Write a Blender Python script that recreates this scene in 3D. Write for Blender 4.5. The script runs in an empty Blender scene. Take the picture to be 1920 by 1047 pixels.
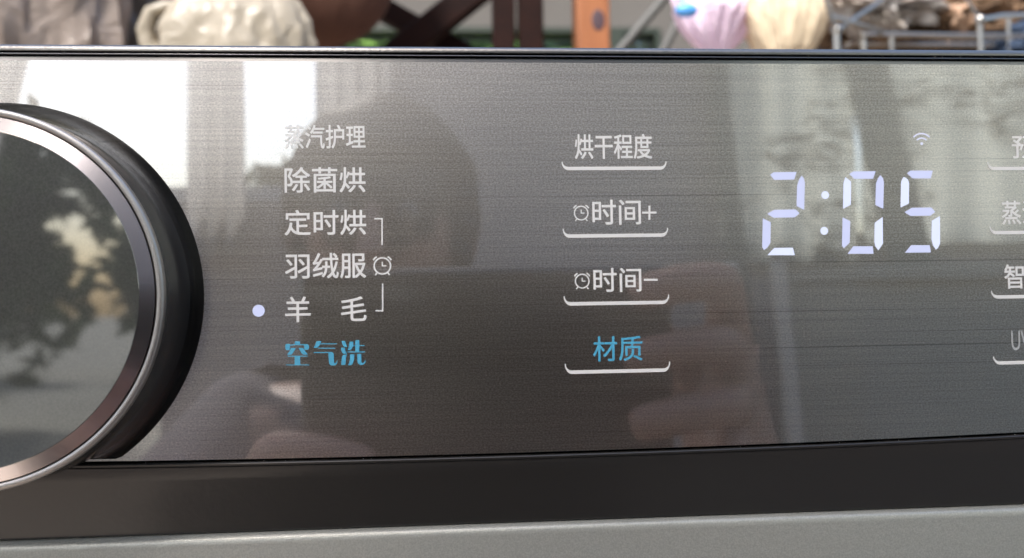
import bpy, bmesh, math, random
from mathutils import Vector, Matrix, noise
R = math.radians
random.seed(7)
scene = bpy.context.scene
COL = scene.collection

# ------------------------------------------------------------------ camera
# the middle of the control panel stands 0.81 m above the floor; the panel's front is the plane y = 0
ZC = 0.81
FPX, DIST = 1478.0, 0.15
YAW, PITCH, ROLL = R(3.9826), R(1.4741), R(-0.9232)
fw = Vector((math.sin(YAW)*math.cos(PITCH), math.cos(YAW)*math.cos(PITCH), math.sin(PITCH)))
rt = Vector((math.cos(YAW), -math.sin(YAW), 0)); up = rt.cross(fw)
rt, up = rt*math.cos(ROLL)+up*math.sin(ROLL), up*math.cos(ROLL)-rt*math.sin(ROLL)
cam_d = bpy.data.cameras.new('camera'); cam = bpy.data.objects.new('camera', cam_d); COL.objects.link(cam)
cam.matrix_world = Matrix(((rt.x, up.x, -fw.x, 0), (rt.y, up.y, -fw.y, -DIST), (rt.z, up.z, -fw.z, ZC), (0, 0, 0, 1)))
cam_d.sensor_width = 36; cam_d.lens = 36*FPX/1920
cam_d.clip_start = 0.005; cam_d.clip_end = 400
cam_d.dof.use_dof = True; cam_d.dof.focus_distance = 0.1515; cam_d.dof.aperture_fstop = 16.0
scene.camera = cam

# ------------------------------------------------------------------ sky and sun
SUN_EL, SUN_AZ = R(50), R(205)          # azimuth clockwise from +y: behind the camera and to the left
world = bpy.data.worlds.new('World'); scene.world = world; world.use_nodes = True
wn = world.node_tree; bg = wn.nodes['Background']
sky = wn.nodes.new('ShaderNodeTexSky'); sky.sky_type = 'NISHITA'; sky.sun_disc = False
sky.sun_elevation = SUN_EL; sky.sun_rotation = SUN_AZ
sky.air_density = 1.2; sky.dust_density = 2.9; sky.ozone_density = 1.0
wn.links.new(sky.outputs[0], bg.inputs[0]); bg.inputs[1].default_value = 0.145
sd = bpy.data.lights.new('sun', 'SUN'); sd.energy = 2.6; sd.angle = R(9); sd.color = (1.0, 0.975, 0.94)
so = bpy.data.objects.new('sun', sd); COL.objects.link(so)
sdir = Vector((math.sin(SUN_AZ)*math.cos(SUN_EL), math.cos(SUN_AZ)*math.cos(SUN_EL), math.sin(SUN_EL)))
so.rotation_euler = (-sdir).to_track_quat('-Z', 'Y').to_euler(); so.location = sdir*5+Vector((0, 0, 1))
scene.view_settings.view_transform = 'Standard'; scene.view_settings.look = 'None'
scene.view_settings.exposure = 1.4; scene.view_settings.gamma = 1.0

# ------------------------------------------------------------------ helpers
def pix(px, py, Y=0.0):
    """a point of the photograph carried onto the plane y = Y (used to take measurements on the flat panel)"""
    d = fw*FPX + rt*(px-960) - up*(py-523.5)
    t = (Y+DIST)/d.y
    return Vector((d.x*t, Y, ZC+d.z*t))

def obj(name, me, mat=None, parent=None, smooth=False, label=None):
    if isinstance(me, bmesh.types.BMesh):
        bm = me; me = bpy.data.meshes.new(name); bm.to_mesh(me); bm.free()
    if mat is not None and not me.materials: me.materials.append(mat)
    if smooth:
        for p in me.polygons: p.use_smooth = True
        me.set_sharp_from_angle(angle=R(40))
    o = bpy.data.objects.new(name, me); COL.objects.link(o)
    if parent: o.parent = parent; o.matrix_parent_inverse = parent.matrix_world.inverted()
    if label: o['label'] = label
    return o
def empty(name, loc=(0, 0, 0), parent=None):
    o = bpy.data.objects.new(name, None); COL.objects.link(o); o.empty_display_size = .02
    o.location = loc; o.matrix_world = Matrix.Translation(loc)
    if parent: o.parent = parent; o.matrix_parent_inverse = parent.matrix_world.inverted()
    return o
def tag(o, label, cat=None, group=None):
    o['label'] = label
    if cat: o['category'] = cat
    if group: o['group'] = group
    return o
def kind(o, k): o['kind'] = k; return o
def bx(bm, x0, x1, y0, y1, z0, z1):
    m = Matrix.Translation(((x0+x1)/2, (y0+y1)/2, (z0+z1)/2)) @ Matrix.Diagonal((x1-x0, y1-y0, z1-z0, 1))
    return bmesh.ops.create_cube(bm, size=1, matrix=m)['verts']
def box(x0, x1, y0, y1, z0, z1, bev=0, seg=2):
    bm = bmesh.new(); bx(bm, x0, x1, y0, y1, z0, z1)
    if bev: bmesh.ops.bevel(bm, geom=bm.edges[:], offset=bev, segments=seg, profile=.5, affect='EDGES')
    return bm
def tube(bm, pts, rad, n=10, cap=True):
    pts = [Vector(p) for p in pts]; rings = []
    if not hasattr(rad, '__len__'): rad = [rad]*len(pts)
    t0 = (pts[1]-pts[0]).normalized(); a = t0.orthogonal().normalized()
    for i, p in enumerate(pts):
        t = (pts[min(i+1, len(pts)-1)]-pts[max(i-1, 0)]).normalized()
        a = (a-t*a.dot(t)).normalized(); b = t.cross(a)
        rings.append([bm.verts.new(p+(a*math.cos(k*2*math.pi/n)+b*math.sin(k*2*math.pi/n))*rad[i]) for k in range(n)])
    for r0, r1 in zip(rings, rings[1:]):
        for k in range(n): bm.faces.new((r0[k], r0[(k+1) % n], r1[(k+1) % n], r1[k]))
    if cap: bm.faces.new(rings[0][::-1]); bm.faces.new(rings[-1])
def lathe(prof, cx, cz, n=160, closed=False):
    """profile of (radius, y) turned about the axis through (cx, cz) that points out of the panel"""
    bm = bmesh.new(); rings = []
    for r, y in prof:
        rings.append([bm.verts.new((cx, y, cz))] if r == 0 else
                     [bm.verts.new((cx+r*math.cos(2*math.pi*k/n), y, cz+r*math.sin(2*math.pi*k/n))) for k in range(n)])
    for a, b in zip(rings, rings[1:]):
        for k in range(n):
            j = (k+1) % n
            if len(b) == 1: bm.faces.new((a[k], a[j], b[0]))
            elif len(a) == 1: bm.faces.new((a[0], b[j], b[k]))
            else: bm.faces.new((a[k], a[j], b[j], b[k]))
    bmesh.ops.recalc_face_normals(bm, faces=bm.faces[:])
    return bm
def strip(prof, x0, x1, n=40, bend=None):
    """profile of (y, z, bendweight) drawn out along x"""
    bm = bmesh.new(); cols = []
    for i in range(n+1):
        x = x0+(x1-x0)*i/n
        cols.append([bm.verts.new((x, p[0], p[1]+((bend(x)*p[2]) if bend and len(p) > 2 else 0))) for p in prof])
    for a, b in zip(cols, cols[1:]):
        for k in range(len(prof)-1): bm.faces.new((a[k], b[k], b[k+1], a[k+1]))
    bmesh.ops.recalc_face_normals(bm, faces=bm.faces[:])
    return bm
def poly(bm, pts):
    f = bm.faces.new([bm.verts.new(p) for p in pts])
    return f

# ---- materials
def mat(name, col=(.5, .5, .5), rough=.5, metal=0., **kw):
    m = bpy.data.materials.new(name); m.use_nodes = True
    b = m.node_tree.nodes['Principled BSDF']
    b.inputs['Base Color'].default_value = (*col, 1); b.inputs['Roughness'].default_value = rough
    b.inputs['Metallic'].default_value = metal
    for k, v in kw.items(): b.inputs[k.replace('_', ' ')].default_value = v
    return m
class N:
    def __init__(s, m): s.m = m; s.t = m.node_tree; s.b = s.t.nodes['Principled BSDF']
    def new(s, ty, **kw):
        n = s.t.nodes.new(ty)
        for k, v in kw.items(): setattr(n, k, v)
        return n
    def L(s, a, b): s.t.links.new(a, b)
    def coords(s, scale=(1, 1, 1), rot=(0, 0, 0)):
        c = s.new('ShaderNodeTexCoord'); mp = s.new('ShaderNodeMapping')
        mp.inputs['Scale'].default_value = scale; mp.inputs['Rotation'].default_value = rot
        s.L(c.outputs['Object'], mp.inputs[0]); return mp.outputs[0]
    def noise(s, vec, scale=1, detail=3, rough=.5, dist=0):
        n = s.new('ShaderNodeTexNoise'); s.L(vec, n.inputs['Vector'])
        n.inputs['Scale'].default_value = scale; n.inputs['Detail'].default_value = detail
        n.inputs['Roughness'].default_value = rough; n.inputs['Distortion'].default_value = dist
        return n.outputs['Fac']
    def ramp(s, fac, stops):
        n = s.new('ShaderNodeValToRGB'); s.L(fac, n.inputs[0]); e = n.color_ramp.elements
        while len(e) < len(stops): e.new(.5)
        for k, (p, c) in enumerate(stops):
            e[k].position = p; e[k].color = (*c, 1) if hasattr(c, '__len__') else (c, c, c, 1)
        return n.outputs[0]
    def math(s, op, a, b=None, clamp=False):
        n = s.new('ShaderNodeMath', operation=op, use_clamp=clamp)
        for i, v in enumerate((a, b)):
            if v is None: continue
            if hasattr(v, 'links'): s.L(v, n.inputs[i])
            else: n.inputs[i].default_value = v
        return n.outputs[0]
    def mul(s, a, b, f=1.):
        n = s.new('ShaderNodeMix', data_type='RGBA', blend_type='MULTIPLY'); n.inputs[0].default_value = f
        s.L(a, n.inputs[6]); s.L(b, n.inputs[7]); return n.outputs[2]
    def bump(s, h, strength=.2, dist=.001, normal=None):
        n = s.new('ShaderNodeBump'); n.inputs['Strength'].default_value = strength
        n.inputs['Distance'].default_value = dist; s.L(h, n.inputs['Height'])
        if normal is not None: s.L(normal, n.inputs['Normal'])
        return n.outputs[0]

def brushed_metal(name, base, lines=1.0, coat=1.0, rough=.32, cior=2.85):
    m = mat(name, base, rough, 1.0); n = N(m); b = n.b
    long_l = n.noise(n.coords((9, 1, 4200)), 1, 3, .6)          # fine hairlines running along the panel
    mid_l = n.noise(n.coords((60, 1, 2600)), 1, 2, .5)
    rare = n.noise(n.coords((5, 1, 1700)), 1, 1, .4)
    grain = n.noise(n.coords((2600, 1, 3600)), 1, 2, .7)
    blot = n.noise(n.coords((18, 1, 40)), 1, 3, .5)
    v = n.ramp(long_l, [(.30, 1-.20*lines), (.55, 1.0), (.75, 1+.12*lines)])
    v2 = n.ramp(mid_l, [(.25, 1-.12*lines), (.6, 1.0)])
    v3 = n.ramp(rare, [(.25, 1-.45*lines), (.30, 1.0)])
    v4 = n.ramp(grain, [(.28, .60), (.5, .96), (.68, 1.32), (.8, 2.6)])
    v5 = n.ramp(blot, [(.3, .93), (.7, 1.05)])
    rgb = n.new('ShaderNodeRGB'); rgb.outputs[0].default_value = (*base, 1)
    c = n.mul(n.mul(n.mul(n.mul(n.mul(rgb.outputs[0], v), v2), v3), v4), v5)
    n.L(c, b.inputs['Base Color'])
    b.inputs['Anisotropic'].default_value = .75
    tg = n.new('ShaderNodeCombineXYZ'); tg.inputs[0].default_value = 1.0
    n.L(tg.outputs[0], b.inputs['Tangent'])
    n.L(n.bump(n.math('ADD', long_l, grain), .35, .00002), b.inputs['Normal'])
    b.inputs['Coat Weight'].default_value = coat; b.inputs['Coat Roughness'].default_value = .012
    b.inputs['Coat IOR'].default_value = cior
    sm = n.noise(n.coords((30, 1, 45)), 1, 4, .6, 1.2)         # faint smears on the glass
    n.L(n.ramp(sm, [(.45, .010), (.75, .075)]), b.inputs['Coat Roughness'])
    gl = n.noise(n.coords((35, 1, 60)), 1, 2, .5)
    n.L(n.bump(gl, .02, .0004), b.inputs['Coat Normal'])
    return m
M_panel = brushed_metal('glass_over_brushed_steel', (.60, .535, .472))
M_dish = brushed_metal('brushed_dish', (.26, .25, .24), coat=.35, rough=.22, cior=1.8)
M_print = mat('white_print', (.95, .93, .90), .5, Coat_Weight=.15, Coat_Roughness=.05)
M_printgrey = mat('grey_print', (.52, .53, .52), .45, Coat_Weight=.6, Coat_Roughness=.05)
M_blue = mat('blue_print', (.115, .50, .74), .4, Coat_Weight=.5, Coat_Roughness=.05)
def led(name, col, st):
    m = mat(name, (.3, .3, .34), .4); b = m.node_tree.nodes['Principled BSDF']
    b.inputs['Emission Color'].default_value = (*col, 1); b.inputs['Emission Strength'].default_value = st; return m
M_led = led('white_led', (.60, .66, 1.0), .27); M_ledb = led('white_led_bright', (.68, .75, 1.0), .33)
M_leddim = led('dim_led', (.66, .68, .90), .30)
M_black = mat('black_gap', (.006, .006, .006), .7)
M_edge = mat('glass_edge', (.30, .295, .29), .22, 1.0)
M_plastic = mat('charcoal_plastic', (.031, .029, .0275), .27, Coat_Weight=.22, Coat_Roughness=.12)
M_plastic.node_tree.nodes['Principled BSDF'].inputs['Specular IOR Level'].default_value = .35
n_ = N(M_plastic); n_.L(n_.bump(n_.noise(n_.coords((900, 900, 900)), 1, 2), .12, .0002), n_.b.inputs['Normal'])
M_chrome_satin = mat('satin_trim', (.25, .238, .225), .28, 1.0)
n_ = N(M_chrome_satin); n_.L(n_.bump(n_.noise(n_.coords((1500, 1500, 1500)), 1, 3), .5, .0001), n_.b.inputs['Normal'])
def paint(name, col):
    m = mat(name, col, .42, .40, Coat_Weight=.35, Coat_Roughness=.12); n = N(m)
    a = n.noise(n.coords((800, 800, 1000)), 1, 2, .55, .6); g = n.noise(n.coords((3200,)*3), 1, 1)
    n.L(n.bump(a, .35, .00018), n.b.inputs['Normal']); n.L(n.bump(a, .5, .00018), n.b.inputs['Coat Normal'])
    rgb = n.new('ShaderNodeRGB'); rgb.outputs[0].default_value = (*col, 1)
    n.L(n.mul(rgb.outputs[0], n.ramp(g, [(.3, .9), (.7, 1.12)])), n.b.inputs['Base Color'])
    return m
M_body = paint('silver_textured_paint', (.46, .46, .415))

# ------------------------------------------------------------------ the tumble dryer
mm = .001
dryer = empty('tumble_dryer', (0, .3, 0))
tag(dryer, 'dark grey tumble dryer with brushed steel control panel, round knob and lit 2:05 display', 'tumble dryer')
X0, X1 = -.215, .385
KX, KZ = -.0830, ZC+.0015              # knob axis
def bend(x): return .00085*((x-.012)/.088)**2 if x < .2 else .00085*4.56
Zt, Zb = ZC+.0455, ZC-.0291
# panel face with a round opening for the knob's dish
RO = .0361
bm = bmesh.new(); outer = []
for i in range(61): x = X0+(X1-X0)*i/60; outer.append(bm.verts.new((x, 0, Zb+bend(x))))
for i in range(61): x = X1+(X0-X1)*i/60; outer.append(bm.verts.new((x, 0, Zt)))
inner = [bm.verts.new((KX+RO*math.cos(2*math.pi*k/160), 0, KZ+RO*math.sin(2*math.pi*k/160)*.86 if False else KZ+RO*math.sin(2*math.pi*k/160))) for k in range(160)]
# the dish is cut off by the panel's lower edge
for v in inner:
    lim = Zb+bend(v.co.x)+.0004
    if v.co.z < lim: v.co.z = lim
eds = [bm.edges.new((l[i], l[(i+1) % len(l)])) for l in (outer, inner) for i in range(len(l))]
bmesh.ops.triangle_fill(bm, edges=eds, use_beauty=True)
for f in bm.faces:
    if f.normal.y > 0: f.normal_flip()
obj('control_panel', bm, M_panel, dryer)
# dish round the knob
bm = lathe([(RO, 0), (.0359, .00004), (.0356, .00016), (.0351, .00034), (.0345, .0005), (.0338, .0006), (.020, .0006)], KX, KZ)
for v in bm.verts:
    lim = Zb+bend(v.co.x)+.0004
    if v.co.z < lim: v.co.z = lim
obj('knob_recess', bm, M_dish, dryer, True)
# upper glass edge, gap and rounded trim of the top
obj('glass_edge', strip([(0, Zt), (.00002, Zt+.00012), (.00022, Zt+.0009), (.0004, Zt+.00100), (.004, Zt+.00101)], X0, X1), M_edge, dryer, True)
obj('edge_bead', strip([(-.0001, Zt+.00102), (-.0003, Zt+.00108), (-.00032, Zt+.00116), (-.00022, Zt+.0013), (.003, Zt+.00134)], X0, X1), M_edge, dryer, True)
obj('gap', box(X0, X1, .0028, .006, Zt+.0009, Zt+.0022), M_black, dryer)
pr = [(.006, Zt+.00165), (.0000, Zt+.00165), (-.00025, Zt+.0017), (-.0003, Zt+.0018), (-.00022, Zt+.0022), (-.00008, Zt+.00255), (.00018, Zt+.0029), (.0006, Zt+.0031), (.0015, Zt+.0032), (.60, Zt+.0032)]
top = obj('top_trim', strip(pr, X0, X1), M_chrome_satin, dryer, True)
# lower gap, lip, dark under-strip
obj('gap', strip([(.00, Zb, 1), (.0006, Zb-.0001, 1), (.004, Zb-.0001, 1), (.004, Zb-.0014, 1), (.0, Zb-.0014, 1)], X0, X1, 60, bend), M_black, dryer)
Zs = ZC-.0431
lowp = [(.0034, Zb-.00045, 1), (.0004, Zb-.00048, 1), (.00005, Zb-.0006, 1), (-.0001, Zb-.0008, 1), (.0000, Zb-.0011, 1), (.0005, Zb-.0016, .95),
        (.0012, Zb-.0040, .8), (.0023, Zb-.0085, .4), (.0031, Zb-.0122, .1), (.0035, Zs, 0), (.0055, Zs-.0004, 0)]
obj('lower_trim', strip(lowp, X0, X1, 60, bend), M_plastic, dryer, True)
# body shell: the front curves out under the dark strip
bp_ = [(.0058, Zs-.0001), (.0038, Zs-.0002), (.0031, Zs-.0003), (.0025, Zs-.0005), (.0021, Zs-.0008), (.0019, Zs-.0013), (.0018, Zs-.002), (.0018, .03), (.02, .02)]
obj('front_panel', strip(bp_, X0, X1, 24), M_body, dryer, True)
bm = bmesh.new(); bx(bm, X0+.0005, X1-.0005, .0085, .60, .02, Zt+.0008)
obj('cabinet', bm, M_body, dryer)
for x in (X0+.03, X1-.05):
    for y in (.05, .54): obj('foot', box(x, x+.03, y, y+.03, 0, .0205), M_black, dryer)

# ---- knob
knob = empty('knob', (KX, 0, KZ), dryer); H = -.0114
obj('knob_side', lathe([(.0334, .0007), (.0331, -.002), (.03285, H+.0018), (.0327, H+.0015)], KX, KZ), M_plastic, knob, True)
M_bezel = mat('knob_bezel_metal', (.46, .44, .42), .42, 1.0)
n_ = N(M_bezel); n_.L(n_.bump(n_.noise(n_.coords((2500,)*3), 1, 3), .6, .00008), n_.b.inputs['Normal'])
prof = []
for k in range(13):
    a = math.pi*k/12; prof.append((.03215+.00062*math.cos(a), H+.0006-.00050*math.sin(a)))
obj('bezel', lathe([(.03278, H+.0016)]+prof+[(.0315, H+.0018)], KX, KZ), M_bezel, knob, True)
obj('groove', lathe([(.0315, H+.0012), (.0309, H+.0012)], KX, KZ), M_black, knob)
M_cham = mat('mirror_chamfer', (.62, .57, .57), .22, 1.0, Coat_Weight=1.0)
obj('chamfer', lathe([(.03135, H+.0012), (.03133, H+.0003), (.0290, H-.00035)], KX, KZ), M_cham, knob, True)
M_face = mat('knob_face_glass', (.055, .055, .050), .35, 0, Coat_Weight=1.0, Coat_Roughness=.03, Coat_IOR=2.5)
n_ = N(M_face); n_.L(n_.ramp(n_.noise(n_.coords((2600,)*3), 1, 2, .6), [(.3, (.04, .04, .037)), (.7, (.075, .075, .068))]), n_.b.inputs['Base Color'])
obj('knob_face', lathe([(.0290, H-.00034), (.0289, H-.00039), (0, H-.00039)], KX, KZ), M_face, knob)

# ---- printed legends
YP = -.00006
def text_mesh(s):
    c = bpy.data.curves.new('print', 'FONT'); c.body = s; c.resolution_u = 4
    o = bpy.data.objects.new('print', c); COL.objects.link(o)
    bpy.context.view_layer.update()
    me = bpy.data.meshes.new_from_object(o.evaluated_get(bpy.context.evaluated_depsgraph_get()))
    bpy.data.objects.remove(o); bpy.data.curves.remove(c)
    me.materials.clear()
    return me
def printed(s, x0, x1, y0, y1, m, parent, name="label", label=None, off=.011):
    """text fitted into a measured box on the panel, box corners given where they sit in the photograph"""
    a, b = pix(x0, (y0+y1)/2), pix(x1, (y0+y1)/2); t, u = pix((x0+x1)/2, y0), pix((x0+x1)/2, y1)
    me = text_mesh(s)
    xs = [v.co.x for v in me.vertices]; ys = [v.co.y for v in me.vertices]
    x_, X_, y_, Y_ = min(xs), max(xs), min(ys), max(ys)
    for v in me.vertices:
        v.co = Vector((a.x+(v.co.x-x_)/(X_-x_)*(b.x-a.x), YP, u.z+(v.co.y-y_)/(Y_-y_)*(t.z-u.z)))
    bm = bmesh.new(); hgt = (t.z-u.z)
    for k, (dx, dz) in enumerate(((-1, -1), (1, -1), (-1, 1), (1, 1))):      # four passes of the screen print, a hair apart, give the full stroke weight
        n0 = len(bm.verts); bm.from_mesh(me); bm.verts.ensure_lookup_table()
        for v in bm.verts[n0:]: v.co += Vector((dx*off*hgt, -.000004*k, dz*off*hgt))
    bpy.data.meshes.remove(me)
    for f in bm.faces:
        f.normal_update()
        if f.normal.y > 0: f.normal_flip()
    return obj(name, bm, m, parent, label=label)
def flat(polys, m, parent, name, label=None, conv=True, y=YP):
    bm = bmesh.new()
    for i, p in enumerate(polys):
        f = poly(bm, [Vector((q[0], y-(i % 30)*.000004*(len(polys) < 200), q[1])) for q in p])
        f.normal_update()
        if f.normal.y > 0: f.normal_flip()
    return obj(name, bm, m, parent, label=label)
def P2(px, py): v = pix(px, py); return (v.x, v.z)
def arc_band(cx, cz, r0, r1, a0, a1, n=24):
    out = []
    for k in range(n):
        a, b = a0+(a1-a0)*k/n, a0+(a1-a0)*(k+1)/n
        out.append([(cx+r0*math.cos(a), cz+r0*math.sin(a)), (cx+r1*math.cos(a), cz+r1*math.sin(a)),
                    (cx+r1*math.cos(b), cz+r1*math.sin(b)), (cx+r0*math.cos(b), cz+r0*math.sin(b))])
    return out
def bar(x0, z0, x1, z1, w):
    d = Vector((x1-x0, z1-z0)).normalized(); nx, nz = -d.y*w/2, d.x*w/2
    return [(x0+nx, z0+nz), (x1+nx, z1+nz), (x1-nx, z1-nz), (x0-nx, z0-nz)]
def disc(cx, cz, r, n=32): return [(cx+r*math.cos(2*math.pi*k/n), cz+r*math.sin(2*math.pi*k/n)) for k in range(n)]
def clock(px, py, rpx, parent, m=M_print, name='clock_icon'):
    cx, cz = P2(px, py); r = rpx*.0001015; w = r*.19
    ps = arc_band(cx, cz, r-w/2, r+w/2, 0, 2*math.pi, 40)
    ps.append([(cx-w*.42, cz+r*.52), (cx+w*.42, cz+r*.52), (cx+w*.42, cz-w*.4), (cx-w*.42, cz-w*.4)])
    ps.append([(cx+w*.42, cz+w*.4), (cx+r*.5, cz+w*.4), (cx+r*.5, cz-w*.4), (cx+w*.42, cz-w*.4)])
    for s in (-1, 1):
        ps += arc_band(cx, cz, r*1.22, r*1.42, math.pi/2+s*R(30), math.pi/2+s*R(58), 5) if s > 0 else arc_band(cx, cz, r*1.22, r*1.42, math.pi/2-R(30), math.pi/2-R(58), 5)
        ps.append(bar(cx+s*r*.68, cz-r*.86, cx+s*r*.88, cz-r*1.16, w*.95))
    return flat(ps, m, parent, name)

W = '%s'
for s, x0, x1, y0, y1, d in (('蒸汽护理', 534, 685, 235, 279, 'topmost'), ('除菌烘', 534, 685, 314, 361, 'second'), ('定时烘', 534, 686, 394, 441, 'third'),
                             ('羽绒服', 535, 686, 475, 522, 'fourth')):
    printed(s, x0, x1, y0, y1, M_print, dryer, 'program_label', 'white printed program name %s' % s)
pl = printed('羊', 535, 582, 557, 604, M_print, dryer, 'program_label', 'white printed program name 羊毛')
q = printed('毛', 640, 687, 557, 602, M_print, None, 'q')
bm = bmesh.new(); bm.from_mesh(pl.data); bm.from_mesh(q.data); bm.to_mesh(pl.data); bm.free(); bpy.data.objects.remove(q)

# the decorative blue 空气洗, drawn stroke by stroke (u, v in a 1920 x 711 drawing of the 162 x 60 px patch)
def U(u, v): return P2(530+u/11.852, 634+v/11.852)
fancy = [
 [(270,75),(388,75),(388,160),(270,160)],[(60,150),(85,132),(165,135),(165,270),(75,270),(60,240)],[(165,150),(270,136),(270,160),(180,172),(165,180)],
 [(388,136),(480,138),(560,140),(480,165),(388,160)],[(480,138),(545,135),(580,155),(590,190),(585,235),(565,262),(485,262),(478,165)],
 [(178,222),(300,222),(240,320),(200,370),(95,372),(140,310),(178,262)],[(355,222),(450,222),(500,285),(560,368),(460,372),(415,330),(385,280)],
 [(105,395),(560,395),(552,414),(125,414)],[(270,414),(392,414),(392,590),(270,590)],[(68,590),(598,590),(590,608),(80,608)],
 [(755,70),(862,70),(830,150),(770,220),(685,220),(725,150)],[(848,120),(1208,120),(1198,140),(838,140)],[(790,218),(1172,218),(1165,238),(800,238)],
 [(690,312),(1020,312),(1090,310),(1025,338),(1005,334),(695,334)],[(1015,322),(1090,310),(1122,325),(1140,370),(1142,520),(1165,578),(1130,612),(1075,610),(1045,585),(1028,520),(1022,420)],
 [(1160,570),(1195,545),(1212,490),(1220,490),(1215,550),(1190,595),(1150,612),(1128,610)],
 [(1308,65),(1390,65),(1410,135),(1438,195),(1370,205),(1330,150)],[(1298,215),(1383,215),(1395,280),(1435,350),(1345,355),(1305,290)],
 [(1320,410),(1350,375),(1435,365),(1408,440),(1398,598),(1305,598),(1308,500)],
 [(1488,80),(1575,80),(1560,200),(1520,268),(1440,270),(1470,210)],[(1614,48),(1706,48),(1706,300),(1614,300)],[(1565,160),(1614,160),(1614,180),(1562,180)],[(1706,160),(1822,160),(1815,180),(1706,180)],
 [(1440,300),(1840,300),(1832,321),(1445,321)],[(1498,360),(1598,360),(1590,480),(1560,575),(1520,605),(1448,605),(1480,550),(1495,480)],
 [(1658,355),(1752,355),(1752,520),(1768,560),(1760,597),(1720,598),(1680,570),(1660,530)],[(1765,555),(1810,545),(1835,490),(1847,490),(1840,545),(1812,585),(1758,600)]]
fm = [[U(u, v) for u, v in p] for p in fancy]
flat(fm, M_blue, dryer, 'program_label', 'blue decorative printed program name 空气洗')
# brackets and clock beside the program list
def px_path(pts, wpx, parent, name):
    ps = []; w = wpx*.0001015
    P = [P2(*p) for p in pts]
    for i, (a, b) in enumerate(zip(P, P[1:])):
        d = Vector((b[0]-a[0], b[1]-a[1])).normalized()*(w/2)
        s0 = 0 if i == 0 else 1; e0 = -1 if i < len(P)-2 else 0
        ps.append(bar(a[0]+d.x*s0, a[1]+d.y*s0, b[0]-d.x*e0*0+d.x*(1 if i < len(P)-2 else 0), b[1]+d.y*(1 if i < len(P)-2 else 0), w))
    return flat(ps, M_print, parent, name)
px_path([(702, 410.5), (716.5, 410.5), (716.5, 460)], 2.7, dryer, 'bracket_line')
px_path([(704, 583), (717.5, 583), (717.5, 532)], 2.7, dryer, 'bracket_line')
clock(717, 499, 15.0, dryer)
# program light
def ledpart(polys, m, parent, name, label=None): return flat(polys, m, parent, name, label)
c = P2(485, 583)
ledpart([disc(c[0], c[1], .00112)], M_led, dryer, 'indicator_light', 'lit round white light beside the wool program')

# touch buttons
def underline(x0, x1, ytop, yb, parent, m=M_print):
    a = P2(x0, yb); b = P2(x1, yb); z0 = (a[1]+b[1])/2; hgt = (yb-ytop)*.0001012; th = .00068
    xa, xb = a[0], b[0]; ps = []
    n = 10; up_, lo_ = [], []
    for k in range(n+1):                       # a horn that thins as it turns upwards
        t = k/n; an = math.pi/2*t; rx, rz = .00135, hgt
        lo_.append((xa+rx-rx*math.cos(an), z0+rz-rz*math.sin(an)))
        up_.append((xa+rx-(rx-.0003*(1-t)*.4)*math.cos(an)+.00012*(1-t), z0+rz-(rz-th)*math.sin(an)))
    w = xb-xa
    for k in range(n):
        qd = [lo_[k], lo_[k+1], up_[k+1], up_[k]]
        ps.append(qd); ps.append([(xa+xb-p[0], p[1]) for p in qd])
    ps.append([(xa+.00135, z0), (xb-.00135, z0), (xb-.00135, z0+th), (xa+.00135, z0+th)])
    return flat(ps, m, parent, 'underline')
def button(label, desc):
    return tag(empty('touch_button', (0, 0, ZC), dryer), desc)
b = button('', 'touch button 烘干程度'); printed('烘干程度', 1078, 1222, 252, 298, M_print, b, 'button_text'); underline(1053, 1250, 303, 319.5, b)
b = button('', 'touch button 时间+'); clock(1089.5, 400, 13, b); printed('时间', 1111, 1201, 375, 421.5, M_print, b, 'button_text')
px_path([(1204, 399), (1231, 399)], 4, b, 'plus_sign').data.name
bp2 = flat([bar(*P2(1217.5, 386), *P2(1217.5, 397.1), .0004), bar(*P2(1217.5, 400.9), *P2(1217.5, 412.5), .0004)], M_print, b, 'plus_sign'); underline(1055, 1253, 428, 445.5, b)
b = button('', 'touch button 时间−'); clock(1091.5, 527.5, 13, b); printed('时间', 1113, 1202, 503, 547.5, M_print, b, 'button_text')
px_path([(1207, 525), (1233, 525)], 4, b, 'minus_sign'); underline(1057, 1255, 554, 572, b)
b = button('', 'touch button 材质 in blue'); printed('材质', 1112, 1204, 631, 677, M_blue, b, 'button_text', off=.009); underline(1059, 1257, 680, 699.5, b)
for s, tx0, tx1, ty0, ty1, x0, yt, yb, m in (('预约', 1897, 1990, 254, 297, 1851, 303, 319.5, M_print), ('蒸汽', 1878, 1953, 377, 421, 1855, 423, 439, M_print),
                                       ('智能', 1883, 1964, 496, 541, 1858, 543, 559, M_print), ('UV', 1896, 1930, 620, 657, 1862, 666, 682, M_printgrey)):
    b = button('', 'touch button %s at the right edge' % s); printed(s, tx0, tx1, ty0, ty1, m, b, 'button_text', off=.011 if s != 'UV' else .004); underline(x0, x0+196, yt, yb, b)

# wifi symbol
wf = empty('wifi_icon', (0, 0, ZC), dryer); cx, cz = P2(1728, 271)
ledpart([disc(cx, cz+.00012, .0003, 16)], M_leddim, wf, 'dot')
ledpart(arc_band(cx, cz-.0001, .00120, .00148, R(42), R(138), 14), M_leddim, wf, 'arc')
ledpart(arc_band(cx, cz-.0001, .00210, .00238, R(42), R(138), 14), M_leddim, wf, 'arc')
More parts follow.
